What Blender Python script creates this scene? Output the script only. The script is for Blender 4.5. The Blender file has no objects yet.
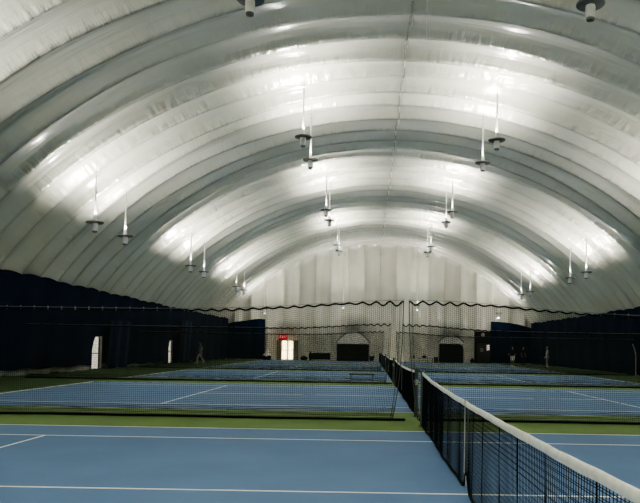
import bpy, bmesh, math, random
from mathutils import Vector, Matrix
random.seed(7)
PI = math.pi
C = bpy.context.scene.collection
sc = bpy.context.scene

# ------------------------------------------------------------------ dimensions (metres)
PITCH = 14.655                    # court centre to court centre
COURTS = [k * PITCH for k in range(5)]
DIV = [7.33 + k * PITCH for k in range(3)]
PAN = 1.72                        # width of one fabric panel
Y0, Y1 = -12.0, 67.0              # ends of the dome
R_D, ZC = 19.94, -7.44            # vault arc
A_END = math.acos(-ZC / R_D)      # half angle at ground

# ------------------------------------------------------------------ materials
def mat(name, col, rough=.6, spec=.3, metal=0, var=.12, scale=6., bump=0., emit=None, estr=0.):
    m = bpy.data.materials.new(name); m.use_nodes = True
    nt = m.node_tree; N = nt.nodes; L = nt.links
    b = N['Principled BSDF']
    b.inputs['Roughness'].default_value = rough
    b.inputs['Specular IOR Level'].default_value = spec
    b.inputs['Metallic'].default_value = metal
    tc = N.new('ShaderNodeTexCoord'); no = N.new('ShaderNodeTexNoise')
    no.inputs['Scale'].default_value = scale; no.inputs['Detail'].default_value = 4
    L.new(tc.outputs['Object'], no.inputs['Vector'])
    cr = N.new('ShaderNodeValToRGB')
    cr.color_ramp.elements[0].position = .3; cr.color_ramp.elements[1].position = .7
    cr.color_ramp.elements[0].color = tuple(c * (1 - var) for c in col) + (1,)
    cr.color_ramp.elements[1].color = tuple(min(1, c * (1 + var)) for c in col) + (1,)
    L.new(no.outputs['Fac'], cr.inputs['Fac']); L.new(cr.outputs['Color'], b.inputs['Base Color'])
    if bump:
        bp = N.new('ShaderNodeBump'); bp.inputs['Strength'].default_value = bump; bp.inputs['Distance'].default_value = .02
        L.new(no.outputs['Fac'], bp.inputs['Height']); L.new(bp.outputs['Normal'], b.inputs['Normal'])
    if emit:
        b.inputs['Emission Color'].default_value = tuple(emit) + (1,)
        b.inputs['Emission Strength'].default_value = estr
    return m

def vault_mat(name, base, rough, dark_patches=()):
    """white vinyl dome fabric: UV u = metres along the panels' width, v = metres along the seam"""
    m = bpy.data.materials.new(name); m.use_nodes = True
    nt = m.node_tree; N = nt.nodes; L = nt.links
    b = N['Principled BSDF']; b.inputs['Roughness'].default_value = rough
    b.inputs['Specular IOR Level'].default_value = .9
    def M(op, a, c=None, clamp=False):
        n = N.new('ShaderNodeMath'); n.operation = op; n.use_clamp = clamp
        for i, x in enumerate((a, c)):
            if x is None: continue
            if isinstance(x, (int, float)): n.inputs[i].default_value = x
            else: L.new(x, n.inputs[i])
        return n.outputs[0]
    uv = N.new('ShaderNodeUVMap'); sp = N.new('ShaderNodeSeparateXYZ'); L.new(uv.outputs['UV'], sp.inputs[0])
    u, v = sp.outputs[0], sp.outputs[1]
    t = M('FRACT', M('DIVIDE', u, PAN))
    d = M('MULTIPLY', M('ABSOLUTE', M('SUBTRACT', t, .5)), 2.)       # 0 mid panel, 1 at the seam
    near = M('POWER', d, 2.4)
    seam = M('GREATER_THAN', d, .968)
    # crosswise puckers next to the seams
    cb = N.new('ShaderNodeCombineXYZ')
    L.new(M('ADD', M('MULTIPLY', u, 1.3), M('MULTIPLY', v, .5)), cb.inputs[0]); L.new(M('MULTIPLY', v, 3.4), cb.inputs[1])
    n1 = N.new('ShaderNodeTexNoise'); n1.inputs['Scale'].default_value = 1.; n1.inputs['Detail'].default_value = 3
    L.new(cb.outputs[0], n1.inputs['Vector'])
    # long soft folds running along the seams
    cb2 = N.new('ShaderNodeCombineXYZ'); L.new(M('MULTIPLY', u, 2.4), cb2.inputs[0]); L.new(M('MULTIPLY', v, .22), cb2.inputs[1])
    n2 = N.new('ShaderNodeTexNoise'); n2.inputs['Scale'].default_value = 1.; n2.inputs['Detail'].default_value = 2
    L.new(cb2.outputs[0], n2.inputs['Vector'])
    cb3 = N.new('ShaderNodeCombineXYZ'); L.new(M('MULTIPLY', u, 7.), cb3.inputs[0]); L.new(M('MULTIPLY', v, .35), cb3.inputs[1])
    n4 = N.new('ShaderNodeTexNoise'); n4.inputs['Scale'].default_value = 1.; n4.inputs['Detail'].default_value = 3
    L.new(cb3.outputs[0], n4.inputs['Vector'])
    h = M('ADD', M('MULTIPLY', M('MULTIPLY', n1.outputs['Fac'], near), .22), M('MULTIPLY', n2.outputs['Fac'], .09))
    h = M('ADD', h, M('MULTIPLY', n4.outputs['Fac'], .035))
    h = M('SUBTRACT', h, M('MULTIPLY', M('POWER', d, 22.), .05))
    bp = N.new('ShaderNodeBump'); bp.inputs['Strength'].default_value = .8; bp.inputs['Distance'].default_value = 1.
    L.new(h, bp.inputs['Height']); L.new(bp.outputs['Normal'], b.inputs['Normal'])
    mix = N.new('ShaderNodeMixRGB'); mix.inputs[1].default_value = base + (1,); mix.inputs[2].default_value = tuple(c * .82 for c in base) + (1,)
    L.new(seam, mix.inputs[0])
    n3 = N.new('ShaderNodeTexNoise'); n3.inputs['Scale'].default_value = .35; n3.inputs['Detail'].default_value = 5
    L.new(uv.outputs['UV'], n3.inputs['Vector'])
    mx = N.new('ShaderNodeMixRGB'); mx.blend_type = 'MULTIPLY'; mx.inputs[0].default_value = 1
    L.new(mix.outputs[0], mx.inputs[1])
    cr = N.new('ShaderNodeValToRGB'); cr.color_ramp.elements[0].color = (.9, .9, .88, 1); cr.color_ramp.elements[1].color = (1, 1, 1, 1)
    cr.color_ramp.elements[0].position = .35; cr.color_ramp.elements[1].position = .65
    L.new(n3.outputs['Fac'], cr.inputs['Fac']); L.new(cr.outputs[0], mx.inputs[2])
    out = mx.outputs[0]
    for (su, sv, ru, rv, k) in dark_patches:            # dark patches above the duct openings and exit door
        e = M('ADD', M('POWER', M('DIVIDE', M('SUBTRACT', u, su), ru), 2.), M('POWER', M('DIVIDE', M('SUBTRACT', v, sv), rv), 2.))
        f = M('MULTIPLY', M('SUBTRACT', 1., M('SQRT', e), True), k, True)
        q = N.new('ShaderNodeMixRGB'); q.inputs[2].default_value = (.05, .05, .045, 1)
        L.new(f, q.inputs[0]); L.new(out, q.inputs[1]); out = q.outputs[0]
    L.new(out, b.inputs['Base Color'])
    return m

M_VAULT = vault_mat('dome_fabric', (.735, .722, .65), .20)
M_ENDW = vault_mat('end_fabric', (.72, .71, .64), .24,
                   dark_patches=((-2.7, 3.5, 2.5, 1.7, .85), (7.6, 3.0, 2.6, 1.5, .85), (-9.6, 3.3, 2.0, 1.2, .6)))
M_GREEN = mat('acrylic_green', (.155, .25, .085), .75, .2, var=.10, scale=1.2)
M_BLUE = mat('acrylic_blue', (.12, .218, .415), .7, .25, var=.07, scale=.8)
M_LINE = mat('line_paint', (.93, .95, .93), .7, .2, var=.06, scale=9)
M_NAVY = mat('navy_vinyl', (.003, .011, .030), .8, .06, var=.25, scale=.9, bump=.3)
M_NAVY2 = mat('navy_vinyl_lighter', (.005, .018, .052), .7, .1, var=.2, scale=1.2)
M_CORD = mat('net_cord', (.006, .009, .012), .8, .1)
M_CORD2 = mat('divider_cord', (.022, .027, .025), .85, .1)
M_HEM = mat('weighted_hem', (.006, .010, .008), .8, .1)
M_TAPE = mat('net_tape_white', (.90, .90, .87), .7, .2, var=.08, scale=14, bump=.4)
M_POST = mat('post_green', (.075, .10, .085), .45, .4)
M_METAL = mat('galvanised', (.40, .42, .42), .4, .5, metal=.6)
M_LAMPW = mat('lamp_white', (.92, .92, .89), .45, .4)
M_LAMPG = mat('lamp_grey', (.20, .21, .20), .5, .4)
M_BLACK = mat('matt_black', (.008, .009, .009), .7, .2)
M_DARK = mat('dark_brown', (.035, .033, .028), .6, .3)
M_BRICKY = mat('pale_grey', (.42, .42, .39), .8, .2, var=.2, scale=5, bump=.5)
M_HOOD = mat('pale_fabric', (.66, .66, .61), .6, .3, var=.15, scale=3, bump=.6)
M_ROPE = mat('steel_rope', (.20, .23, .24), .5, .4, metal=.3)
M_GLOW = mat('door_glow', (.9, .82, .6), .5, .2, emit=(1., .80, .45), estr=1.6)
M_GLOWW = mat('door_daylight', (.8, .8, .75), .5, .2, emit=(1., .93, .80), estr=.6)
M_BULB = mat('bulb', (.9, .9, .85), .5, .2, emit=(1., .97, .9), estr=4.)
M_RED = mat('exit_red', (.35, .004, .008), .5, .1, emit=(1., .0, .006), estr=.22)
M_REDL = mat('exit_letters', (.9, .4, .45), .5, .3, emit=(1., .30, .36), estr=.9)
M_FRAME = mat('door_frame_taupe', (.23, .20, .15), .6, .3)
M_SKIN = mat('skin', (.42, .26, .19), .55, .3, var=.05)
M_PALE = mat('cloth_white', (.95, .95, .92), .8, .15)
M_GREYC = mat('cloth_grey', (.42, .42, .40), .85, .1)
M_DKC = mat('cloth_dark', (.02, .022, .028), .85, .1)
M_HAIR = mat('hair_dark', (.02, .015, .012), .6, .3)
M_HAIRG = mat('hair_grey', (.35, .34, .32), .6, .3)
M_REDB = mat('bag_maroon', (.06, .018, .015), .7, .2)
M_EYE = mat('eye', (.02, .02, .02), .3, .5)
M_LIP = mat('lip', (.32, .13, .11), .5, .3)

# ------------------------------------------------------------------ mesh helpers
def obj(name, bm, m, parent=None, smooth=False, loc=None):
    me = bpy.data.meshes.new(name); bm.to_mesh(me); bm.free()
    if isinstance(m, (list, tuple)):
        for x in m: me.materials.append(x)
    else: me.materials.append(m)
    if smooth:
        for p in me.polygons: p.use_smooth = True
    o = bpy.data.objects.new(name, me); C.objects.link(o)
    if parent: o.parent = parent
    if loc: o.location = loc
    return o
def tag(o, label=None, cat=None, group=None, kind=None):
    for k, v in (('label', label), ('category', cat), ('group', group), ('kind', kind)):
        if v: o[k] = v
    return o
def thing(name, label, cat, loc=(0, 0, 0), rz=0, group=None):
    o = bpy.data.objects.new(name, None); C.objects.link(o)
    o.location = loc; o.rotation_euler = (0, 0, rz); o.empty_display_size = .2
    return tag(o, label, cat, group)
def dup(root, loc, label, rz=0, group=None):
    r = root.copy(); C.objects.link(r); r.location = loc; r.rotation_euler = (0, 0, rz); r['label'] = label
    if group: r['group'] = group
    for ch in root.children:
        c = ch.copy(); C.objects.link(c); c.parent = r
        for g in ch.children:
            e = g.copy(); C.objects.link(e); e.parent = c
    return r
def box(bm, x0, x1, y0, y1, z0, z1, bev=0):
    vs = [bm.verts.new((x, y, z)) for x in (x0, x1) for y in (y0, y1) for z in (z0, z1)]
    fs = [bm.faces.new([vs[i] for i in f]) for f in ((0, 1, 3, 2), (4, 6, 7, 5), (0, 4, 5, 1), (2, 3, 7, 6), (0, 2, 6, 4), (1, 5, 7, 3))]
    if bev:
        es = list({e for f in fs for e in f.edges})
        bmesh.ops.bevel(bm, geom=es, offset=bev, segments=2, affect='EDGES', profile=.5)
    return bm
def tube(bm, pts, rads, n=8, cap=True, sy=1.0):
    """swept tube through pts with a radius per point"""
    pts = [Vector(p) for p in pts]
    if isinstance(rads, (int, float)): rads = [rads] * len(pts)
    rings = []
    for i, p in enumerate(pts):
        a = pts[max(i - 1, 0)]; b = pts[min(i + 1, len(pts) - 1)]
        t = (b - a).normalized()
        ref = Vector((1, 0, 0)) if abs(t.x) < .8 else Vector((0, 1, 0))
        s = t.cross(ref).normalized(); q = s.cross(t)
        rings.append([bm.verts.new(p + (q * math.cos(2 * PI * k / n) + s * (sy * math.sin(2 * PI * k / n))) * rads[i]) for k in range(n)])
    for r0, r1 in zip(rings, rings[1:]):
        for k in range(n): bm.faces.new((r0[k], r0[(k + 1) % n], r1[(k + 1) % n], r1[k]))
    if cap:
        bm.faces.new(rings[0][::-1]); bm.faces.new(rings[-1])
    return bm
def lathe(bm, prof, n=24):
    rings = []
    for r, z in prof:
        rings.append([bm.verts.new((r * math.cos(2 * PI * k / n), r * math.sin(2 * PI * k / n), z)) for k in range(n)])
    for a, b in zip(rings, rings[1:]):
        for k in range(n): bm.faces.new((a[k], a[(k + 1) % n], b[(k + 1) % n], b[k]))
    bm.faces.new(rings[0][::-1]); bm.faces.new(rings[-1])
    return bm
def blob(bm, c, r, seg=12, rings=8):
    m = Matrix.Translation(c) @ Matrix.Diagonal((r[0], r[1], r[2], 1))
    bmesh.ops.create_uvsphere(bm, u_segments=seg, v_segments=rings, radius=1, matrix=m)
def strip(bm, pts, w):
    """4-sided cord through pts"""
    tube(bm, pts, w, n=4, cap=False)

# ------------------------------------------------------------------ dome vault and end walls
npan = int((Y1 - Y0) / PAN)
off = [random.uniform(-.07, .07) for _ in range(npan + 3)]
blw = [random.uniform(.28, .44) for _ in range(npan + 3)]
def bulge(s):
    """(panel bulge, seam offset) at distance s along the dome"""
    k = int(math.floor(s / PAN)); t = s / PAN - k
    i = (k + 8) % (npan + 3); j = (i + 1) % (npan + 3)
    return blw[i] * 4 * t * (1 - t) + off[i] * (1 - t) + off[j] * t
def vault_r(y, a):
    w = min(1., (A_END - abs(a)) / .10)
    b = bulge(y)
    if y > Y1 - .02: b = 0
    lo = .035 * math.sin(y * .9 + a * 5) + .03 * math.sin(y * 2.3 - a * 9)
    return R_D + (b + lo) * (.35 + .65 * w)
bm = bmesh.new(); uvl = bm.loops.layers.uv.new('UVMap')
SUB = 12; ys = []
k = math.floor(Y0 / PAN)
y = Y0
while y < Y1 - 1e-6:
    ys.append(y); y += PAN / SUB
# snap so that seams fall on samples
ys = [Y0] + [PAN * (math.floor(Y0 / PAN) + i / SUB) for i in range(1, int((Y1 - Y0) / PAN * SUB) + SUB) if Y0 + .05 < PAN * (math.floor(Y0 / PAN) + i / SUB) < Y1 - .05] + [Y1]
NA = 110
grid = []
for y in ys:
    row = []
    for i in range(NA + 1):
        a = -A_END + 2 * A_END * i / NA
        r = vault_r(y, a)
        row.append(bm.verts.new((r * math.sin(a), y, max(0, ZC + r * math.cos(a)) if 0 < i < NA else 0)))
    grid.append(row)
for j in range(len(ys) - 1):
    for i in range(NA):
        f = bm.faces.new((grid[j][i], grid[j + 1][i], grid[j + 1][i + 1], grid[j][i + 1]))
        for lp, (jj, ii) in zip(f.loops, ((j, i), (j + 1, i), (j + 1, i + 1), (j, i + 1))):
            lp[uvl].uv = (ys[jj], R_D * (-A_END + 2 * A_END * ii / NA))
o = obj('ceiling', bm, M_VAULT, smooth=True); tag(o, 'white inflated dome vault of ribbed vinyl panels', 'dome ceiling', kind='structure')

def end_wall(name, Y, sgn, m):
    bm = bmesh.new(); uvl = bm.loops.layers.uv.new('UVMap')
    xmax = R_D * math.sin(A_END)
    xs = [-xmax] + [PAN * i / SUB for i in range(-int(xmax / PAN * SUB), int(xmax / PAN * SUB) + 1)] + [xmax]
    NZ = 40; g = []
    for x in xs:
        top = max(.02, math.sqrt(max(0, (R_D + .12) ** 2 - x * x)) + ZC)
        col = []
        for j in range(NZ + 1):
            z = top * j / NZ
            w = min(1, z / 1.2) * min(1, (top - z) / .5 + .15)
            col.append((bm.verts.new((x, Y + sgn * ((bulge(x + 40 * PAN) * .6 + .30 * 4 * (x / PAN % 1) * (1 - x / PAN % 1)) * w + .10 * math.sin(PI * min(1, z / 12)) ), z)), (x, z)))
        g.append(col)
    for i in range(len(xs) - 1):
        for j in range(NZ):
            q = (g[i][j], g[i + 1][j], g[i + 1][j + 1], g[i][j + 1])
            f = bm.faces.new([a for a, b in q])
            for lp, (a, b) in zip(f.loops, q): lp[uvl].uv = b
    o = obj(name, bm, m, smooth=True)
    return tag(o, kind='structure')
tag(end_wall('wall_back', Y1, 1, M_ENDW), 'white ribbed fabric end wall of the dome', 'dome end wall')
tag(end_wall('wall_front', Y0, -1, M_VAULT), 'white fabric end wall behind the viewer', 'dome end wall')

# ------------------------------------------------------------------ floor, courts, lines
bm = bmesh.new(); box(bm, -18.6, 18.6, Y0 - .3, Y1 + .3, -.2, 0)
tag(obj('floor', bm, M_GREEN), 'green acrylic floor around the courts', 'floor', kind='structure')
M_GREEN_FALLOFF = mat('acrylic_green_falloff', (.050, .095, .038), .75, .2, var=.10, scale=1.2)  # light falloff near the curtains and end wall put into the green
for i, (x0, x1, y0, y1) in enumerate(((-18.5, -12.15, Y0, Y1), (12.15, 18.5, Y0, Y1), (-12.15, 12.15, 64.6, Y1))):
    bm = bmesh.new(); box(bm, x0, x1, y0, y1, 0, .0025)
    tag(obj('floor_falloff_surface', bm, M_GREEN_FALLOFF), ('green floor coloured darker for light falloff along the left curtain', 'green floor coloured darker for light falloff along the right curtain', 'green floor coloured darker for light falloff before the end wall')[i], 'floor', kind='structure')
HW, HL, SW, SVC = 5.485, 11.885, 4.115, 6.40
names = ['nearest', 'second', 'third', 'fourth', 'farthest']
for i, yc in enumerate(COURTS):
    bm = bmesh.new(); box(bm, -HL, HL, yc - HW, yc + HW, .0, .003)
    tag(obj('court_floor', bm, M_BLUE), f'{names[i]} blue tennis court surface', 'court surface', kind='structure')
    bm = bmesh.new(); w = .025; z0, z1 = .003, .0045
    for s in (-1, 1):
        box(bm, -HL, HL, yc + s * HW - w, yc + s * HW + w, z0, z1)                 # doubles sidelines
        box(bm, -HL + .03, HL - .03, yc + s * SW - w, yc + s * SW + w, z0, z1)     # singles sidelines
        box(bm, s * HL - .05, s * HL + .05, yc - HW + .03, yc + HW - .03, z0, z1 + .0002)   # baselines
        box(bm, s * SVC - w, s * SVC + w, yc - SW + .03, yc + SW - .03, z0, z1 + .0002)     # service lines
    box(bm, -SVC + .03, SVC - .03, yc - w, yc + w, z0, z1 + .0001)                 # centre service line
    tag(obj('floor_line_markings', bm, M_LINE), f'white painted lines of the {names[i]} court', 'court lines', kind='structure')

# ------------------------------------------------------------------ tennis nets
def net_top(y): return .975 + .062 * (abs(y) / 6.4) ** 2 + .03 * max(0, (y - 4.5) / 1.9)
def net_bot(y):
    return .02 + .20 * math.exp(-((y - .10) / .16) ** 2)
def ripple(y, z):
    k = max(0, 1 - z / 1.05)
    return (.010 * math.sin(y * 1.9) + .004 * math.sin(y * 6.7 + 1)) * k
def netting_bm():
    bm = bmesh.new(); cell = .0455; r = .0022
    n = int(12.74 / cell); NS = 5
    for i in range(n + 1):
        y = -6.37 + 12.74 * i / n
        strip(bm, [(ripple(y, 0 if False else net_bot(y) + (net_top(y) - net_bot(y)) * k / NS), y, net_bot(y) + (net_top(y) - net_bot(y)) * k / NS) for k in range(NS + 1)], r)
    for j in range(1, 22):
        pts = []
        for i in range(0, 131):
            y = -6.37 + 12.74 * i / 130; z = net_bot(y) + (net_top(y) - net_bot(y)) * j / 22
            pts.append((ripple(y, z), y, z))
        strip(bm, pts, r)
    # doubled courses under the tape
    for j in range(6):
        strip(bm, [(ripple(y, z), y, z) for i in range(0, 131) for y in [-6.37 + 12.74 * i / 130] for z in [net_top(y) - .075 - j * .0455]], r)
    # stitched laps that show as darker uprights
    for y in (1.95, .75, -.35, -.95, -1.75, -2.45, -3.25, 3.1, 4.2, 5.1, 5.9, -4.2, -5.3):
        for d in (-.006, .006):
            strip(bm, [(ripple(y, z), y + d + .02 * math.sin(z * 5 + y), z) for k in range(9) for z in [net_bot(y) + (net_top(y) - net_bot(y)) * k / 8]], .0026)
    return bm
def tape_bm():
    bm = bmesh.new(); prev = None
    for i in range(0, 121):
        y = -6.40 + 12.80 * i / 120; zt = net_top(y) + .002 * math.sin(y * 4) + .0012 * math.sin(y * 13)
        w = .013 + .001 * math.sin(y * 9)
        lo = .056 + .0015 * math.sin(y * 5 + 2)
        ring = [bm.verts.new(p) for p in ((-w, y, zt - lo), (-w * 1.2, y, zt - .03), (-w * .7, y, zt - .005), (0, y, zt + .002), (w * .7, y, zt - .005), (w * 1.2, y, zt - .03), (w, y, zt - lo))]
        if prev:
            for a in range(6): bm.faces.new((prev[a], prev[a + 1], ring[a + 1], ring[a]))
        prev = ring
    return bm
def make_net(label, loc):
    t = thing('tennis_net', label, 'tennis net', loc, 0, 'tennis nets')
    obj('netting', netting_bm(), M_CORD, t)
    obj('top_tape', tape_bm(), M_TAPE, t, smooth=True)['label'] = 'white top tape'
    bm = bmesh.new()
    tube(bm, [(ripple(y, net_bot(y)), y, net_bot(y)) for i in range(0, 161) for y in [-6.37 + 12.74 * i / 160]], .016, n=6)
    obj('bottom_hem', bm, M_HEM, t)
    bm = bmesh.new()
    box(bm, -.020, -.014, .150, .190, .2, .985); box(bm, .014, .020, .150, .190, .2, .985)
    box(bm, -.020, .020, .150, .190, .985, .99)
    tube(bm, [(0, .17, .2), (.0, .17, .13), (0, .17, .004)], .006, n=6)
    obj('centre_strap', bm, mat('strap_grey', (.42, .43, .41), .7, .2), t)['label'] = 'white centre strap'
    for s in (-1, 1):
        bm = bmesh.new(); ct = s * 6.43
        tube(bm, [(0, ct, 0), (0, ct, 1.07)], .041, n=20)
        tube(bm, [(0, ct, 1.07), (0, ct, 1.085), (0, ct, 1.09)], [.046, .046, .03], n=20)
        tube(bm, [(0, ct, 0), (0, ct, .012)], .075, n=20)
        p = obj('post', bm, M_POST, t, smooth=False)
        bm = bmesh.new()
        box(bm, -.035, .035, ct + s * .035, ct + s * .085, .72, .84)
        tube(bm, [(-.06, ct + s * .06, .80), (.06, ct + s * .06, .80)], .014, n=8)
        tube(bm, [(.06, ct + s * .06, .80), (.075, ct + s * .10, .70)], .01, n=8)
        obj('winder', bm, M_METAL, p)['label'] = 'galvanised net winder'
    return t
net0 = make_net('nearest tennis net with white top tape, ending at the right edge', (0, 0, 0))
for i in range(1, 5):
    dup(net0, (0, COURTS[i], 0), f'tennis net on the {names[i]} court, seen end-on down the middle line')

# ------------------------------------------------------------------ divider nets between the courts
def cable_z(x): return 2.285 + .27 * math.exp(-(x / 3.) ** 2)
HOOK = .29
def div_net(k, side):
    yd = DIV[k]; s = -1 if side == 'left' else 1
    xin = (-.36 if s < 0 else -.24) if k == 0 else ((-.16 if s < 0 else .32) if k == 1 else (-.15 if s < 0 else .62))
    xout = s * 15.6
    L_ = abs(xout - xin)
    pos = ['nearest', 'second', 'farthest'][k]
    t = thing('divider_net', f'{pos} see-through court divider net, {side} half, hung from a cable with a black weighted hem', 'divider net', (0, yd, 0), 0, 'court divider nets')
    def top(x):
        f = abs(x - xin) / HOOK; f = f - math.floor(f)
        close = math.exp(-(abs(x - xin) / .9)) if True else 0
        return cable_z(x) - .025 - (.022 + .05 * close) * (1 - math.cos(2 * PI * f)) * .75 * (.8 + .4 * math.sin(x * 2.7) * math.sin(x * 1.1))
    def wy(x, z): return (.05 * math.sin(x * .7) + .02 * math.sin(x * 2.3 + k)) * (1 - z / 3.2) + .3 * math.exp(-z / .12) * .12
    def wx(x, z):
        e = math.exp(-abs(x - xin) / .5)
        return x + (-.20 * max(0, 1 - z / 2.6) ** 2.5 * e if s < 0 else .22 * max(0, 1 - z / 2.6) ** 2 * e)
    bm = bmesh.new(); cell = .042; r = .0023 if k == 0 else .0028
    n = int(L_ / cell)
    for i in range(n + 1):
        x = xin + (xout - xin) * i / n; zt = top(x)
        strip(bm, [(wx(x, z), wy(x, z), z) for q in (0, .12, .3, .5, .7, .85, 1) for z in [.02 + (zt - .02) * q]], r)
    nh = int(2.4 / cell); m = int(L_ / (HOOK / 4))
    for j in range(1, nh):
        pts = []
        for i in range(m + 1):
            x = xin + (xout - xin) * i / m; z = .02 + (top(x) - .02) * j / nh
            pts.append((wx(x, z), wy(x, z), z))
        strip(bm, pts, r)
    for z in (.07, .10, .12, .14, .17, .19, .22, .26):        # slack netting bunched above the hem
        strip(bm, [(wx(x, z), wy(x, z) - .01, z + .006 * math.sin(x * 3.1 + z * 40)) for i in range(141) for x in [xin + (xout - xin) * i / 140]], r * 1.6)
    obj('netting', bm, M_CORD2, t)
    # headrope, weighted bottom hem, gathered inner edge
    m = int(L_ / (HOOK / 8))
    bm = bmesh.new()
    tube(bm, [(x, wy(x, 2.4), top(x)) for i in range(m + 1) for x in [xin + (xout - xin) * i / m]], .020 if k == 0 else .024, n=6)
    obj('head_rope', bm, M_HEM, t)['label'] = 'scalloped black head rope'
    bm = bmesh.new(); m = 160
    hin = xin + (.07 if s < 0 else .24)
    tube(bm, [(x, wy(x, .03), .026) for i in range(m + 1) for x in [hin + (xout - hin) * i / m]], .026, n=8)
    obj('weighted_hem', bm, M_HEM, t)['label'] = 'black weighted bottom hem'
    bm = bmesh.new()
    for d in (0, .07):
        tube(bm, [(wx(xin + s * d, z), wy(xin + s * d, z) + .03 * d, z) for q in range(11) for z in [.03 + (top(xin + s * d) - .03) * q / 10]], .005 if d else .010, n=6)
    obj('inner_edge', bm, mat('edge_cord', (.10, .11, .10), .8, .1), t)['label'] = 'gathered inner edge'
    bm = bmesh.new(); m = 60
    tube(bm, [(x, 0, cable_z(x)) for i in range(m + 1) for x in [xin + (xout - xin) * i / m]], .006, n=6)
    obj('cable', bm, M_ROPE, t)
    if k == 0:
        h0 = None
        for i in range(int(L_ / HOOK) + 1):
            x = xin + s * i * HOOK
            if h0 is None:
                bm = bmesh.new()
                tube(bm, [(.012 * math.sin(a), .0, .034 * math.cos(a) - .012) for a in [2 * PI * q / 12 for q in range(13)]], .0055, n=6, cap=False)
                h0 = h = obj('hook', bm, M_METAL, t)
            else:
                h = h0.copy(); C.objects.link(h)
            h.location = (x, 0, cable_z(x))
    return t
for k in range(3):
    for side in ('left', 'right'): div_net(k, side)

# ------------------------------------------------------------------ navy backdrop curtains
def side_curtain(side):
    s = -1 if side == 'left' else 1
    bm = bmesh.new(); n = 520; prev = None
    ya, yb = Y0 + .3, 66.27
    for i in range(n + 1):
        y = ya + (yb - ya) * i / n
        f = y / PAN - math.floor(y / PAN)
        zt = 4.44 + .07 * (4 * f * (1 - f)) + .03 * math.sin(y * 1.1) - .0075 * (y - 20) * (y < 47) - .0075 * 27 * (y >= 47)
        zb = (.30 if y < 33 else .18 if y < 44 else .05) + .03 * math.sin(y * 2.2) if s < 0 else .03
        col = []
        for j in range(9):
            q = j / 8; z = zb + (zt - zb) * q
            x = s * (16.28 - .30 * q + .04 * math.sin(y * 2.1 + .5 * math.sin(y)) * (1 - .6 * q))
            e = max(0, (y - 64.5) / 1.77); x = x * (1 - e) + s * 15.97 * e
            col.append(bm.verts.new((x, y, z)))
        if prev:
            for j in range(8): bm.faces.new((prev[j], col[j], col[j + 1], prev[j + 1]))
        prev = col
    o = obj('backdrop_curtain', bm, M_NAVY, smooth=True)
    tag(o, f'long dark navy backdrop curtain along the {side} side of the dome', 'curtain', 'navy backdrop curtains')
    return o
side_curtain('left'); side_curtain('right')
def end_curtain(x0, x1, label, ztop):
    bm = bmesh.new(); n = 60; prev = None
    for i in range(n + 1):
        q = i / n; x = x0 + (x1 - x0) * q; zt = ztop(q)
        col = [bm.verts.new((x, 66.35 + .06 * math.sin(x * 5), .05 + (zt - .05) * j / 8)) for j in range(9)]
        if prev:
            for j in range(8): bm.faces.new((prev[j], col[j], col[j + 1], prev[j + 1]))
        prev = col
    tag(obj('backdrop_curtain', bm, M_NAVY, smooth=True), label, 'curtain', 'navy backdrop curtains')
end_curtain(-16.02, -12.1, 'navy curtain across the far left corner, beside the lit exit', lambda q: 3.75 + .5 * min(1, q * 1.6) + .04 * math.sin(q * 9))
end_curtain(11.75, 16.02, 'navy curtain across the far right corner, beside the dark door', lambda q: 4.42 - .65 * q ** 2.2)

# pale ground skirt showing under the left curtain
bm = bmesh.new(); prev = None
for i in range(401):
    y = -6 + 62 * i / 400
    cx = -16.95 + .12 * math.sin(y * 1.3) + .05 * math.sin(y * 4.1); rr = .24 + .05 * math.sin(y * 2.7) + .03 * math.sin(y * 6.3)
    ring = [bm.verts.new((cx + rr * 1.3 * math.cos(a), y, max(0, .12 + rr * math.sin(a)))) for a in [PI * (-.15 + 1.3 * q / 9) for q in range(10)]]
    if prev:
        for j in range(9): bm.faces.new((prev[j], prev[j + 1], ring[j + 1], ring[j]))
    prev = ring
tag(obj('baseboard_left', bm, mat('skirt_white', (.75, .75, .70), .8, .2, scale=4, bump=.5), smooth=True), 'crumpled pale ground skirt of the dome under the left curtain', 'ground skirt', kind='structure')

# lighter curtain panels hung over the left curtain next to its exits
def wall_panel(y0, y1, zt, label):
    bm = bmesh.new(); prev = None
    for i in range(31):
        y = y0 + (y1 - y0) * i / 30
        col = [bm.verts.new((-15.72 - .2 * (1 - j / 6) + .05 * math.sin(y * 4.2), y, .08 + (zt - .08 + .03 * math.sin(y * 3)) * j / 6)) for j in range(7)]
        if prev:
            for j in range(6): bm.faces.new((prev[j], prev[j + 1], col[j + 1], col[j]))
        prev = col
    t = tag(obj('hanging_curtain', bm, M_NAVY2, smooth=True), label, 'curtain panel', 'lighter blue curtain panels')
    bm = bmesh.new(); tube(bm, [(-15.70, y0 - .05, zt + .02), (-15.70, y1 + .05, zt + .02)], .03, n=8)
    obj('top_batten', bm, M_NAVY, t)
wall_panel(32.2, 35.6, 2.85, 'lighter navy curtain panel beside the nearer bright exit on the left')
wall_panel(47.4, 50.4, 3.4, 'dim navy curtain panel beside the farther bright exit on the left')
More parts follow.
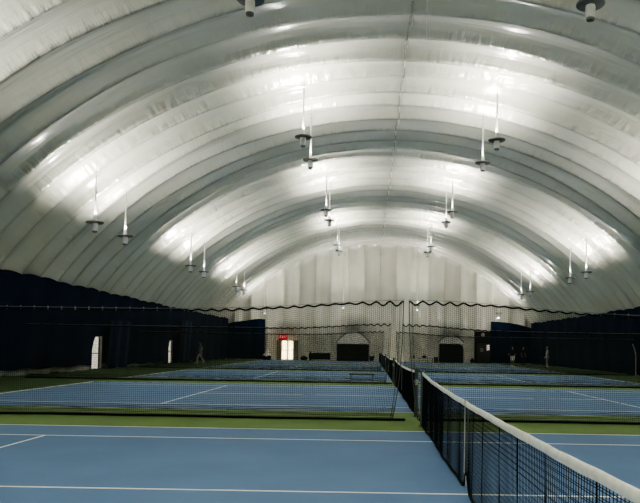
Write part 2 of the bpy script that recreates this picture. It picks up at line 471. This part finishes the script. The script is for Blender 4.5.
# daylight exits seen through slits of the left curtain
def exit_slit(y0, y1, zt, label):
    t = thing('exit_slit', label, 'exit', (-15.88, (y0 + y1) / 2, 0), 0, 'bright exits in the left curtain')
    w = (y1 - y0) / 2; bm = bmesh.new()
    def arch(q): return zt * (1 - .38 * max(0, 1 - q / .55) ** 1.6)
    prev = None
    for i in range(15):
        q = i / 14; y = -w + 2 * w * q * .62; z = arch(q)
        a, b = bm.verts.new((0, y, .12)), bm.verts.new((0, y, z))
        if prev: bm.faces.new((prev[0], prev[1], b, a))
        prev = (a, b)
    obj('lit_opening', bm, M_GLOWW, t)['label'] = 'glowing white opening'
    bm = bmesh.new(); box(bm, -.02, .03, -w + 2 * w * .64, -w + 2 * w * .76, .1, zt)
    obj('door_jamb', bm, M_DARK, t)
    bm = bmesh.new(); box(bm, -.02, .02, -w + 2 * w * .76, w, .1, zt * 1.02)
    obj('door_leaf', bm, M_BRICKY, t)['label'] = 'pale door leaf beside the opening'
    bm = bmesh.new(); box(bm, .005, .03, -w, w * .25, .92, .97)
    obj('push_bar', bm, M_DARK, t)
exit_slit(29.9, 31.2, 1.85, 'bright slit-shaped exit in the left curtain, nearer of the two')
exit_slit(44.1, 45.1, 1.75, 'bright slit-shaped exit in the left curtain, farther of the two')
# right: flap at a door gap, its thin light put in as a pale strip
t = thing('curtain_flap', 'thin curtain flap with a pale strip for the lit door gap on the right curtain', 'curtain flap', (15.85, 36.9, 0))
bm = bmesh.new(); prev = None
def flapx(z): return .05 + 0 * z
def flapy(z): return .55 * max(0, (z - 1.1) / .9) ** 2
for j in range(13):
    z = .02 + 1.95 * j / 12
    a, b = bm.verts.new((0, flapy(z), z)), bm.verts.new((.05, 1.6, z))
    if prev: bm.faces.new((prev[0], prev[1], b, a))
    prev = (a, b)
obj('flap', bm, M_NAVY, t)
bm = bmesh.new(); tube(bm, [(-.02, flapy(z), z) for j in range(13) for z in [.03 + 1.95 * j / 12]], .035, n=6)
obj('gap_light_strip', bm, M_BRICKY, t)['label'] = 'pale curved strip for the light in the gap'

# ------------------------------------------------------------------ pendant uplights
def lamp_parts(t, drop):
    bm = bmesh.new()
    lathe(bm, [(.02, -.02), (.31, -.035), (.33, -.015), (.335, .02), (.325, .03), (.30, .005), (.05, .0)], 32)
    obj('disc', bm, M_LAMPG, t, smooth=True)['label'] = 'grey reflector disc'
    bm = bmesh.new(); lathe(bm, [(.095, -.34), (.115, -.32), (.115, -.06), (.105, -.03), (.02, -.02)], 24)
    obj('housing', bm, M_LAMPW, t, smooth=False)['label'] = 'pale cylindrical housing'
    bm = bmesh.new(); lathe(bm, [(.06, -.40), (.09, -.39), (.10, -.335), (.02, -.33)], 24)
    obj('bottom_cap', bm, M_LAMPG, t)
    bm = bmesh.new(); lathe(bm, [(.085, .0), (.075, .14), (.05, .38), (.032, .8), (.026, drop * .80), (.0, drop * .80)][:-1], 16)
    obj('stem', bm, M_LAMPW, t, smooth=True)['label'] = 'white tapering stem'
    bm = bmesh.new()
    tube(bm, [(0, 0, drop * .80), (.01, 0, drop * .9), (-.01, 0, drop + .1)], .008, n=6)
    tube(bm, [(.07 * math.sin(a), 0, drop * .80 + .07 + .07 * -math.cos(a)) for a in [2 * PI * q / 14 for q in range(15)]], .010, n=6, cap=False)
    tube(bm, [(.02, 0, drop * .70), (.10, 0, drop * .76), (.17, .02, drop * .88), (.05, .02, drop + .1)], .008, n=6)
    obj('hanger', bm, M_METAL, t)['label'] = 'wire hanger and ring'
LP = bpy.data.lights
def uplight(x, y, z, e):
    l = LP.new('uplight', 'SPOT'); l.energy = e; l.spot_size = math.radians(156 if abs(x) < 6 else 168); l.spot_blend = .9; l.shadow_soft_size = .10; l.color = (1., .972, .87)
    o = bpy.data.objects.new('uplight', l); C.objects.link(o); o.location = (x, y, z + .22); o.rotation_euler = (PI, 0, 0)
def dome_z(x): return math.sqrt(R_D ** 2 - x * x) + ZC
ZI, ZO, XI, XO = 9.74, 6.24, 3.8, 11.9
EI, EO = 2300, 1900
proto = {}
order = {8.9: 'nearest', 19.8: 'second', 23.2: 'third', 34.5: 'fourth', 37.9: 'fifth', 49.1: 'sixth', 52.5: 'seventh'}
for row, (x, z, e) in {'left outer': (-XO, ZO, EO), 'left inner': (-XI, ZI, EI), 'right inner': (XI, ZI, EI), 'right outer': (XO, ZO, EO)}.items():
    for y, nm in order.items():
        drop = dome_z(x) - z
        key = abs(x)
        xx = x * 1.06 if y < 10 else x
        lab = f'white-stemmed pendant uplight with grey disc, {nm} from the viewer in the {row} row'
        if key not in proto:
            t = thing('pendant_uplight', lab, 'pendant lamp', (xx, y, z), 0, 'pendant uplights under the dome'); lamp_parts(t, drop); proto[key] = t
        else: dup(proto[key], (xx, y, z), lab)
        uplight(x, y, z, e * ((.10 if abs(x) < 6 else .4) if y < 10 else 1))
for x, z, e in ((-XO, ZO, EO), (-XI, ZI, EI), (XI, ZI, EI), (XO, ZO, EO)): uplight(x, -7.5, z, e)   # unseen row added over the viewer to brighten the foreground
# short lamps in front of the end wall
pe = None
for x, z, lab in ((-XO, 5.25, 'far left'), (-XI, 5.95, 'left of the centre'), (XI, 5.85, 'right of the centre'), (12.2, 5.2, 'far right')):
    lab = f'small bright pendant lamp hung before the end wall, {lab}'
    drop = 2.2
    if pe is None:
        pe = thing('pendant_uplight', lab, 'pendant lamp', (x, 64.5, z), 0, 'lamps before the end wall'); lamp_parts(pe, dome_z(x) - z)
    else:
        t = thing('pendant_uplight', lab, 'pendant lamp', (x, 64.5, z), 0, 'lamps before the end wall'); lamp_parts(t, dome_z(x) - z)
    b_ = bmesh.new(); blob(b_, (0, 0, -.44), (.085, .085, .085)); obj('bulb', b_, M_BULB, pe if lab.endswith('far left') else t, smooth=True)['label'] = 'glowing bulb'
    uplight(x, 64.5, z, EO * 1.0)
    l = LP.new('bulb_light', 'POINT'); l.energy = 60; l.shadow_soft_size = .09; l.color = (1., .97, .88)
    o = bpy.data.objects.new('bulb_light', l); C.objects.link(o); o.location = (x, 64.5, z - .66)

# ------------------------------------------------------------------ crown cable
t = thing('crown_cable', 'rope with small ties running along the crown seam of the dome', 'cable', (0, 0, 0))
bm = bmesh.new()
pts = []
for i in range(200):
    y = 4 + 62.5 * i / 199
    pts.append((.12 + .05 * math.sin(y * 1.3), y, ZC + vault_r(y, 0) - .06))
tube(bm, pts, .03, n=6); obj('rope', bm, M_BRICKY, t)
h0 = None
for i in range(30):
    y = PAN * (7 + i)
    z = ZC + R_D
    if h0 is None:
        bm = bmesh.new(); tube(bm, [(.0, 0, .04), (.03, .02, -.12), (.0, .05, -.26)], [.02, .028, .012], n=6)
        tube(bm, [(.0, 0, 0), (-.08, .03, -.10)], .014, n=5)
        h0 = h = obj('tie', bm, M_LAMPW, t)
    else: h = h0.copy(); C.objects.link(h)
    h.location = (.12 + .05 * math.sin(y * 1.3), y, z - .02)
bm = bmesh.new(); tube(bm, [(.55, 14.0, 12.5), (.55, 14.1, 11.6), (.56, 14.1, 11.15)], .008, n=6)
tag(obj('dangling_rope', bm, M_LAMPW), 'thin pale cord hanging beside the crown rope at the top', 'cord')

# ------------------------------------------------------------------ end wall: exit, ducts, dark door
YW = 66.8
t = thing('exit_door', 'brightly lit double exit door under the red exit sign', 'door', (-9.72, YW - .1, 0))
bm = bmesh.new()
for x0, x1 in ((-1.15, -.68), (.66, 1.12)): box(bm, x0, x1, -.08, .1, 0, 2.09)
box(bm, -.68, .66, -.08, .1, 2.03, 2.09); box(bm, -.10, .10, -.06, .1, 0, 2.05); box(bm, -.68, .66, -.06, .1, 0, .06)
obj('frame', bm, M_FRAME, t)
for x0, x1 in ((-.60, -.10), (.11, .56)):
    bm = bmesh.new(); box(bm, x0, x1, -.02, .02, .06, 2.03); p = obj('door_pane', bm, M_GLOW, t); p['label'] = 'glowing warm white pane'
    bm = bmesh.new(); box(bm, x0, x1, -.06, -.02, 1.02, 1.08); obj('push_bar', bm, M_FRAME, p)
l = LP.new('door_light', 'AREA'); l.energy = 60; l.size = 1.1; l.size_y = 1.9; l.shape = 'RECTANGLE'; l.color = (1, .85, .55)
o = bpy.data.objects.new('door_light', l); C.objects.link(o); o.location = (-9.72, YW - .22, 1.05); o.rotation_euler = (PI / 2, 0, 0)
t = thing('exit_sign', 'red glowing exit sign above the lit double door', 'sign', (-10.2, YW - .32, 2.10))
bm = bmesh.new(); box(bm, -.48, .48, -.06, .06, 0, .62, .02); obj('sign_box', bm, M_RED, t)
fc = bpy.data.curves.new('exit_text', 'FONT'); fc.body = 'EXIT'; fc.size = .40; fc.extrude = .006; fc.align_x = 'CENTER'; fc.align_y = 'CENTER'; fc.shear = .25
fo = bpy.data.objects.new('letters_tmp', fc); C.objects.link(fo)
dg = bpy.context.evaluated_depsgraph_get(); me = bpy.data.meshes.new_from_object(fo.evaluated_get(dg)); bpy.data.objects.remove(fo)
me.materials.clear(); me.materials.append(M_REDL)
lo = bpy.data.objects.new('lettering', me); C.objects.link(lo); lo.parent = t; lo.location = (0, -.068, .31); lo.rotation_euler = (PI / 2, 0, 0)
# wall bracket so the sign is carried
bm = bmesh.new(); box(bm, -.05, .05, .06, .34, .28, .34); obj('bracket', bm, M_DARK, t)

def duct(xc, w, h, clip, label):
    t = thing('air_duct', label, 'air duct', (xc, YW, 0), 0, 'dark air duct openings in the end wall')
    bm = bmesh.new(); hw = w / 2
    def outline(o_):
        return [(-hw - o_, 0), (-hw - o_, h + o_)] + ([(hw - clip, h + o_), (hw - clip * .3 + o_, h - clip * .3 + o_), (hw + o_, h - clip)] if clip else [(hw + o_, h + o_)]) + [(hw + o_, 0)]
    a, b = outline(0), outline(.10)
    A = [bm.verts.new((x, -.12, z)) for x, z in a]; B = [bm.verts.new((x, -.12, z)) for x, z in b]; D = [bm.verts.new((x, .25, z)) for x, z in b]; E = [bm.verts.new((x, .18, z)) for x, z in a]
    for i in range(len(a) - 1):
        bm.faces.new((A[i], A[i + 1], B[i + 1], B[i])); bm.faces.new((B[i], B[i + 1], D[i + 1], D[i])); bm.faces.new((A[i], E[i], E[i + 1], A[i + 1]))
    obj('rim', bm, M_BRICKY, t)
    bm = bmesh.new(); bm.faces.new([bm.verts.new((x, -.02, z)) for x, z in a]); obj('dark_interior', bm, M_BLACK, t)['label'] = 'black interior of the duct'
    # taut fabric hood gathered over the opening
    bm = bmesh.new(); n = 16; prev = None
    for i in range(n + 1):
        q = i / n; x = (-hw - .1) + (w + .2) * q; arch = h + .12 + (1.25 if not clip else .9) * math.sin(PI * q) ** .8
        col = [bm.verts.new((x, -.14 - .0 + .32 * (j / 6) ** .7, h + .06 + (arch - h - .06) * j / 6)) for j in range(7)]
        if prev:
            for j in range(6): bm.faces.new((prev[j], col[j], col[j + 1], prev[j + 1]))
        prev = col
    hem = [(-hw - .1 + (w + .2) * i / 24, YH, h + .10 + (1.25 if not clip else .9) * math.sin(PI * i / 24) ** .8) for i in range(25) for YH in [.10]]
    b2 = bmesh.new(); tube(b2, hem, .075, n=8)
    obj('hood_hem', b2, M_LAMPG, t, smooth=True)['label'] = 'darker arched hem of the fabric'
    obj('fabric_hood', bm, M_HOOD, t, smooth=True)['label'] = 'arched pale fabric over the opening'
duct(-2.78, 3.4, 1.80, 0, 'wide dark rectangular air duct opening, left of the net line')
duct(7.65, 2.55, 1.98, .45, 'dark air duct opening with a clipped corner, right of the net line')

t = thing('dark_door', 'dark brown door unit with a small bright window, beside the right corner curtain', 'door', (10.95, YW - .15, 0))
bm = bmesh.new(); box(bm, -.85, .85, -.05, .2, 0, 3.35, .02); obj('panel', bm, M_BLACK, t)
bm = bmesh.new(); box(bm, -.6, .8, -.12, -.05, .03, 2.1, .01); lf = obj('door_leaf', bm, M_DARK, t)
bm = bmesh.new(); box(bm, .40, .70, -.15, -.12, 1.35, 1.95); obj('window', bm, M_GLOWW, lf)['label'] = 'small bright window'
bm = bmesh.new(); box(bm, -.25, .05, -.15, -.12, 1.2, 1.6); obj('notice', bm, M_LAMPG, lf)
bm = bmesh.new(); blob(bm, (0, -.10, 3.0), (.2, .10, .2)); obj('round_lamp', bm, M_BRICKY, t, smooth=True)['label'] = 'pale round lamp'

# ------------------------------------------------------------------ small things on the floor
def bench(label, loc, ln, m, rz=0, th=.035):
    t = thing('bench', label, 'bench', loc, rz)
    for i in range(3):
        bm = bmesh.new(); box(bm, -ln / 2, ln / 2, -.19 + .135 * i, -.08 + .135 * i, .45 - th, .45, .006); obj('seat_slat', bm, m, t)
    for s in (-1, 1):
        for yy in (-.16, .16):
            bm = bmesh.new(); tube(bm, [(s * (ln / 2 - .08), yy * 1.1, 0), (s * (ln / 2 - .08), yy, .415)], .02, n=8); obj('leg', bm, M_POST, t)
    bm = bmesh.new(); tube(bm, [(-ln / 2 + .08, 0, .2), (ln / 2 - .08, 0, .2)], .018, n=8)
    for s in (-1, 1): tube(bm, [(s * (ln / 2 - .08), -.165, .2), (s * (ln / 2 - .08), .165, .2)], .018, n=8)
    obj('stretcher', bm, M_POST, t)
    return t
M_BENCH1 = mat('bench_green', (.06, .09, .07), .6, .3)
bench('low slatted green bench beside the second divider net, nearer of the two', (-1.35, 21.35, 0), 1.05, M_BENCH1, 0, .07)
bench('low pale bench beside the farthest divider net', (-.95, 37.25, 0), 1.05, mat('bench_pale', (.62, .58, .54), .7, .2), 0, .16)
# ball cart
t = thing('ball_hopper', 'dark ball hopper standing on the net line beyond the benches', 'ball hopper', (-.85, 48.2, 0))
bm = bmesh.new(); lathe(bm, [(.15, .42), (.22, .80), (.20, .79), (.14, .45)], 20); obj('basket', bm, M_BLACK, t)
for a in (0, 1, 2, 3):
    an = PI / 4 + a * PI / 2
    bm = bmesh.new(); tube(bm, [(.24 * math.cos(an), .24 * math.sin(an), 0), (.15 * math.cos(an), .15 * math.sin(an), .5)], .014, n=6); obj('leg', bm, M_BLACK, t)
bm = bmesh.new(); tube(bm, [(-.21, 0, .78), (-.1, 0, .98), (.1, 0, .98), (.21, 0, .78)], .012, n=6); obj('handle', bm, M_BLACK, t)
# draped table at the wall, things on it
def table(name, label, loc, ln, h):
    t = thing(name, label, 'table', loc)
    bm = bmesh.new(); box(bm, -ln / 2, ln / 2, -.35, .35, h - .04, h, .008); obj('table_top', bm, M_DARK, t)
    bm = bmesh.new()
    prev = None
    for i in range(41):
        q = i / 40; x = -ln / 2 + ln * q
        a, b = bm.verts.new((x, -.36 - .015 * math.sin(q * 60), .12)), bm.verts.new((x, -.355, h - .01))
        if prev: bm.faces.new((prev[0], a, b, prev[1]))
        prev = (a, b)
    obj('skirt', bm, M_BLACK, t)
    for sx in (-1, 1):
        for sy in (-1, 1):
            bm = bmesh.new(); tube(bm, [(sx * (ln / 2 - .1), sy * .28, 0), (sx * (ln / 2 - .1), sy * .28, h - .04)], .025, n=8); obj('leg', bm, M_METAL, t)
table('draped_table', 'dark draped table against the end wall, right of the lit exit', (-6.08, 66.0, 0), 1.9, .80)
t = thing('white_box', 'small white tray on the dark draped table by the end wall', 'tray', (-6.2, 65.85, .80))
bm = bmesh.new(); box(bm, -.32, .32, -.15, .15, 0, .10, .02); obj('tray', bm, M_BRICKY, t)
t.name = 'white_tray'
def bag(label, loc, sx, sy, sz, m):
    t = thing('sports_bag', label, 'bag', loc)
    bm = bmesh.new(); blob(bm, (0, 0, sz * .5), (sx / 2, sy / 2, sz * .5), 16, 10)
    for v in bm.verts:
        v.co.z = max(0, v.co.z * 1.06 - .03 * sz); v.co.x *= 1 + .15 * (abs(v.co.z / sz - .5) < .4)
    obj('bag_body', bm, m, t, smooth=True)
    bm = bmesh.new(); tube(bm, [(-sx * .22, 0, sz * .85), (-sx * .14, 0, sz * 1.2), (sx * .14, 0, sz * 1.2), (sx * .22, 0, sz * .85)], .018, n=6); obj('handle', bm, m, t)
    return t
bag('dark bag slumped on the floor left of the draped table', (-7.9, 66.0, 0), .7, .45, .45, M_BLACK)
bag('dark upright bag touching the draped table on its left', (-7.22, 66.0, 0), .34, .4, .85, M_BLACK)
bag('dark round bag on the floor between the right duct and the dark door', (9.8, 66.1, 0), .42, .42, .48, M_BLACK)
t = thing('covered_heap', 'pale covered heap beside the far left corner curtain', 'tarpaulin heap', (-11.8, 66.0, 0))
bm = bmesh.new(); box(bm, -.42, .42, -.3, .3, 0, .45, .02); obj('base_crate', bm, M_BLACK, t)
bm = bmesh.new(); blob(bm, (0, 0, .45), (.45, .34, .28)); blob(bm, (.05, -.03, .75), (.22, .2, .38)); obj('cover', bm, M_PALE, t, smooth=True)
bench('long low dark bench against the end wall, left of the right duct', (4.4, 66.2, 0), 2.6, M_DARK)
bag('small maroon bag lying on the long dark bench', (4.75, 66.2, .45), .42, .3, .28, M_REDB)
bag('tiny dark bag on the left end of the long dark bench', (3.65, 66.2, .45), .2, .2, .28, M_DARK)
t = thing('storage_crate', 'small dark crate at the right end of the long dark bench', 'crate', (5.98, 66.1, 0))
bm = bmesh.new(); box(bm, -.22, .22, -.2, .2, 0, .5, .015); obj('crate_body', bm, M_DARK, t)
bm = bmesh.new(); box(bm, -.24, .24, -.22, .22, .5, .56, .01); obj('lid', bm, M_BLACK, t)

# ------------------------------------------------------------------ people
def remeshed(name, build, m, parent, vox=.011, smooth_it=4):
    bm = bmesh.new(); build(bm); me = bpy.data.meshes.new('tmp'); bm.to_mesh(me); bm.free()
    o = bpy.data.objects.new('tmp', me); C.objects.link(o)
    r = o.modifiers.new('r', 'REMESH'); r.mode = 'VOXEL'; r.voxel_size = vox
    s = o.modifiers.new('s', 'SMOOTH'); s.iterations = smooth_it; s.factor = .5
    dg = bpy.context.evaluated_depsgraph_get()
    me2 = bpy.data.meshes.new_from_object(o.evaluated_get(dg)); bpy.data.objects.remove(o)
    me2.materials.clear(); me2.materials.append(m)
    for p in me2.polygons: p.use_smooth = True
    o = bpy.data.objects.new(name, me2); C.objects.link(o); o.parent = parent; me2.name = name
    return o
def limb(bm, pts, rads, n=14):
    P_, R_ = [], []
    for i in range(len(pts) - 1):
        a, b = Vector(pts[i]), Vector(pts[i + 1])
        for q in range(6):
            P_.append(a.lerp(b, q / 6)); R_.append(rads[i] + (rads[i + 1] - rads[i]) * q / 6)
    P_.append(Vector(pts[-1])); R_.append(rads[-1])
    tube(bm, P_, R_, n)
    for p, r in zip(pts, rads): blob(bm, p, (r * .98,) * 3, 12, 8)
def person(label, loc, rz, H, stride, swing, top_m, bot_m, long_legs, hair_m, shoe_m, elbow=.5, skin=M_SKIN, cap=None):
    """local frame: faces +y, x to its left/right"""
    k = H / 1.75
    t = thing('person', label, 'person', loc, rz)
    V = lambda x, y, z: Vector((x * k, y * k, z * k))
    hip_z = .90 - .07 * stride
    J = {}
    for s, ph in ((-1, 1), (1, -1)):
        J['hip', s] = V(s * .095, 0, hip_z)
        J['ank', s] = V(s * .10, ph * .32 * stride, .085 + (.05 * stride if ph < 0 else 0))
        mid = (J['hip', s] + J['ank', s]) / 2
        J['knee', s] = mid + V(0, .03 + .09 * stride, .02)
        J['toe', s] = J['ank', s] + V(s * .02, .15, -.055)
        J['heel', s] = J['ank', s] + V(0, -.045, -.05)
        J['sh', s] = V(s * .19, 0, hip_z + .52)
        J['elb', s] = J['sh', s] + V(s * .06, -ph * .14 * swing, -.28)
        d = Vector((s * .10, elbow, -1 + elbow * .4)).normalized() * .25 * k
        J['wri', s] = J['elb', s] + d
        J['hd', s] = d.normalized()
    zs = hip_z
    tops = [V(0, 0, zs + .02), V(0, .01, zs + .16), V(0, .015, zs + .34), V(0, .0, zs + .50)]
    trad = [.150, .135, .158, .13]
    headc = V(0, .025, zs + .75)
    def torso(bm, g):
        for i in range(13):
            q = i / 12 * 3; j = min(2, int(q)); f = q - j
            p = tops[j].lerp(tops[j + 1], f); r = (trad[j] + (trad[j + 1] - trad[j]) * f) * k + g
            blob(bm, p, (r * 1.08, r * .72, .07 * k), 16, 8)
        tube(bm, [J['sh', -1], V(0, 0, zs + .53), J['sh', 1]], [(.055 * k + g), (.075 * k + g), (.055 * k + g)], 12)
        for s in (-1, 1): blob(bm, J['sh', s], (.06 * k + g,) * 3)
    def arm(bm, s, g, full=True):
        if full: limb(bm, [J['sh', s], J['elb', s], J['wri', s]], [.052 * k + g, .040 * k + g, .027 * k + g])
        else:
            limb(bm, [J['sh', s], J['sh', s].lerp(J['elb', s], .75)], [.055 * k + g, .052 * k + g])
    def hand(bm, s):
        d = J['hd', s]; w = J['wri', s]; side = d.cross(Vector((s, 0, 0))).normalized()
        tube(bm, [w, w + d * .05 * k, w + d * .095 * k], [.026 * k, .034 * k, .030 * k], 12, sy=.8)
        nrm = Vector((-s, 0, 0))
        for i, ln in enumerate((.072, .082, .077, .060)):
            b = w + d * .088 * k + side * ((i - 1.5) * .019 * k)
            m1 = b + d * ln * .5 * k + nrm * .006 * k; m2 = b + d * ln * .92 * k + nrm * .028 * k
            tube(bm, [b - d * .02, b, m1, m2], [.0095 * k, .0098 * k, .009 * k, .008 * k], 8)
        b = w + d * .035 * k - side * .026 * k
        tube(bm, [b, b - side * .03 * k + d * .025 * k + nrm * .01, b - side * .038 * k + d * .06 * k + nrm * .02], [.013 * k, .0115 * k, .0095 * k], 8)
    def body(bm):
        torso(bm, 0)
        limb(bm, [V(0, -.01, zs + .52), V(0, .012, zs + .66)], [.058 * k, .052 * k])
        blob(bm, headc, (.075 * k, .095 * k, .118 * k), 20, 14)
        blob(bm, headc + V(0, .035, -.055), (.055 * k, .062 * k, .062 * k))
        tube(bm, [headc + V(0, .085, .012), headc + V(0, .112, -.022), headc + V(0, .09, -.032)], [.010 * k, .017 * k, .015 * k], 8)
        for s in (-1, 1):
            blob(bm, headc + V(s * .076, -.005, -.008), (.012 * k, .022 * k, .034 * k))
            arm(bm, s, 0); hand(bm, s)
            limb(bm, [J['hip', s], J['knee', s], J['knee', s].lerp(J['ank', s], .35), J['ank', s]], [.088 * k, .056 * k, .056 * k, .036 * k])
            limb(bm, [J['heel', s], J['toe', s]], [.034 * k, .028 * k])
    b = remeshed('body', body, skin, t, .010, 3)
    for s in (-1, 1):
        bm = bmesh.new(); blob(bm, headc + V(s * .030, .088, .016), (.011 * k, .007 * k, .007 * k)); obj('eye', bm, M_EYE, t, smooth=True)
    bm = bmesh.new(); blob(bm, headc + V(0, .098, -.064), (.024 * k, .006 * k, .006 * k)); obj('mouth', bm, M_LIP, t, smooth=True)
    def hair(bm):
        blob(bm, headc + V(0, -.018, .030), (.084 * k, .096 * k, .105 * k), 20, 14)
    if cap is None: remeshed('hair', hair, hair_m, t, .012)
    else:
        def capf(bm):
            blob(bm, headc + V(0, -.01, .05), (.085 * k, .10 * k, .085 * k), 20, 14)
            tube(bm, [headc + V(0, .06, .055), headc + V(0, .17, .045)], [.055 * k, .045 * k], 12, sy=.2)
        remeshed('hair', hair, hair_m, t, .012); remeshed('cap', capf, cap, t, .010)
    def shirt(bm):
        torso(bm, .014)
        for s in (-1, 1): arm(bm, s, .013, full=False)
    remeshed('shirt', shirt, top_m, t, .013)
    def bottoms(bm):
        blob(bm, V(0, 0, zs + .0), (.175 * k, .125 * k, .11 * k)); blob(bm, V(0, 0, zs + .07), (.168 * k, .118 * k, .06 * k))
        for s in (-1, 1):
            if long_legs: limb(bm, [J['hip', s], J['knee', s], J['ank', s]], [.104 * k, .078 * k, .062 * k])
            else: limb(bm, [J['hip', s], J['hip', s].lerp(J['knee', s], .82)], [.106 * k, .092 * k])
    remeshed('trousers' if long_legs else 'shorts', bottoms, bot_m, t, .013)
    for s in (-1, 1):
        def shoe(bm):
            limb(bm, [J['heel', s] + V(0, 0, .008), J['toe', s] + V(0, .01, .006)], [.045 * k, .040 * k])
            blob(bm, J['ank', s] + V(0, -.01, -.02), (.046 * k, .055 * k, .04 * k))
        remeshed('shoe', shoe, shoe_m, t, .010)
    # stand on the floor
    return t
M_SK2 = mat('skin_light', (.50, .34, .27), .55, .3, var=.05)
person('person in grey clothes walking with a long stride before the left curtain', (-14.4, 47.9, .0), 1.9, 1.80, .9, .8, M_GREYC, M_GREYC, True, M_HAIR, M_GREYC, .4)
person('person in a white shirt and pale trousers standing before the right curtain', (13.9, 51.3, .0), 1.35, 1.80, .05, .1, M_PALE, M_PALE, True, M_HAIRG, M_DKC, .5, M_SK2)
person('person in a dark top, white shorts and white shoes, arms bent forward', (11.75, 55.0, .0), 2.6, 1.78, .25, .4, M_DKC, M_PALE, False, M_HAIR, M_PALE, 1.3)
person('person all in dark clothes before the far right curtain', (14.1, 61.5, .0), -2.6, 1.78, .15, .2, M_DKC, M_DKC, True, M_HAIR, M_DKC, .3)

# ------------------------------------------------------------------ world, camera, look
w = bpy.data.worlds.new('night'); sc.world = w; w.use_nodes = True
w.node_tree.nodes['Background'].inputs[0].default_value = (.02, .025, .03, 1); w.node_tree.nodes['Background'].inputs[1].default_value = .3

F, YAW, PIT, ROLL = 699.23, 3.2e-3, 2.36e-2, 1.67e-2
cam = bpy.data.cameras.new('camera'); co = bpy.data.objects.new('camera', cam); C.objects.link(co)
cam.sensor_fit = 'HORIZONTAL'; cam.sensor_width = 36; cam.lens = F * 36 / 640
cam.shift_x = -47.167 / 640; cam.shift_y = 78.59 / 640
cam.clip_start = .05; cam.clip_end = 300
fw = Vector((-math.sin(YAW) * math.cos(PIT), math.cos(YAW) * math.cos(PIT), math.sin(PIT)))
rt = Vector((math.cos(YAW), math.sin(YAW), 0)); up = rt.cross(fw)
r2 = rt * math.cos(ROLL) + up * math.sin(ROLL); u2 = up * math.cos(ROLL) - rt * math.sin(ROLL)
mw = Matrix((r2, u2, -fw)).transposed().to_4x4(); mw.translation = (-1.0734, -7.4721, 1.5553)
co.matrix_world = mw
sc.camera = co
sc.view_settings.view_transform = 'AgX'
sc.view_settings.look = 'AgX - Medium High Contrast'
sc.view_settings.exposure = .55
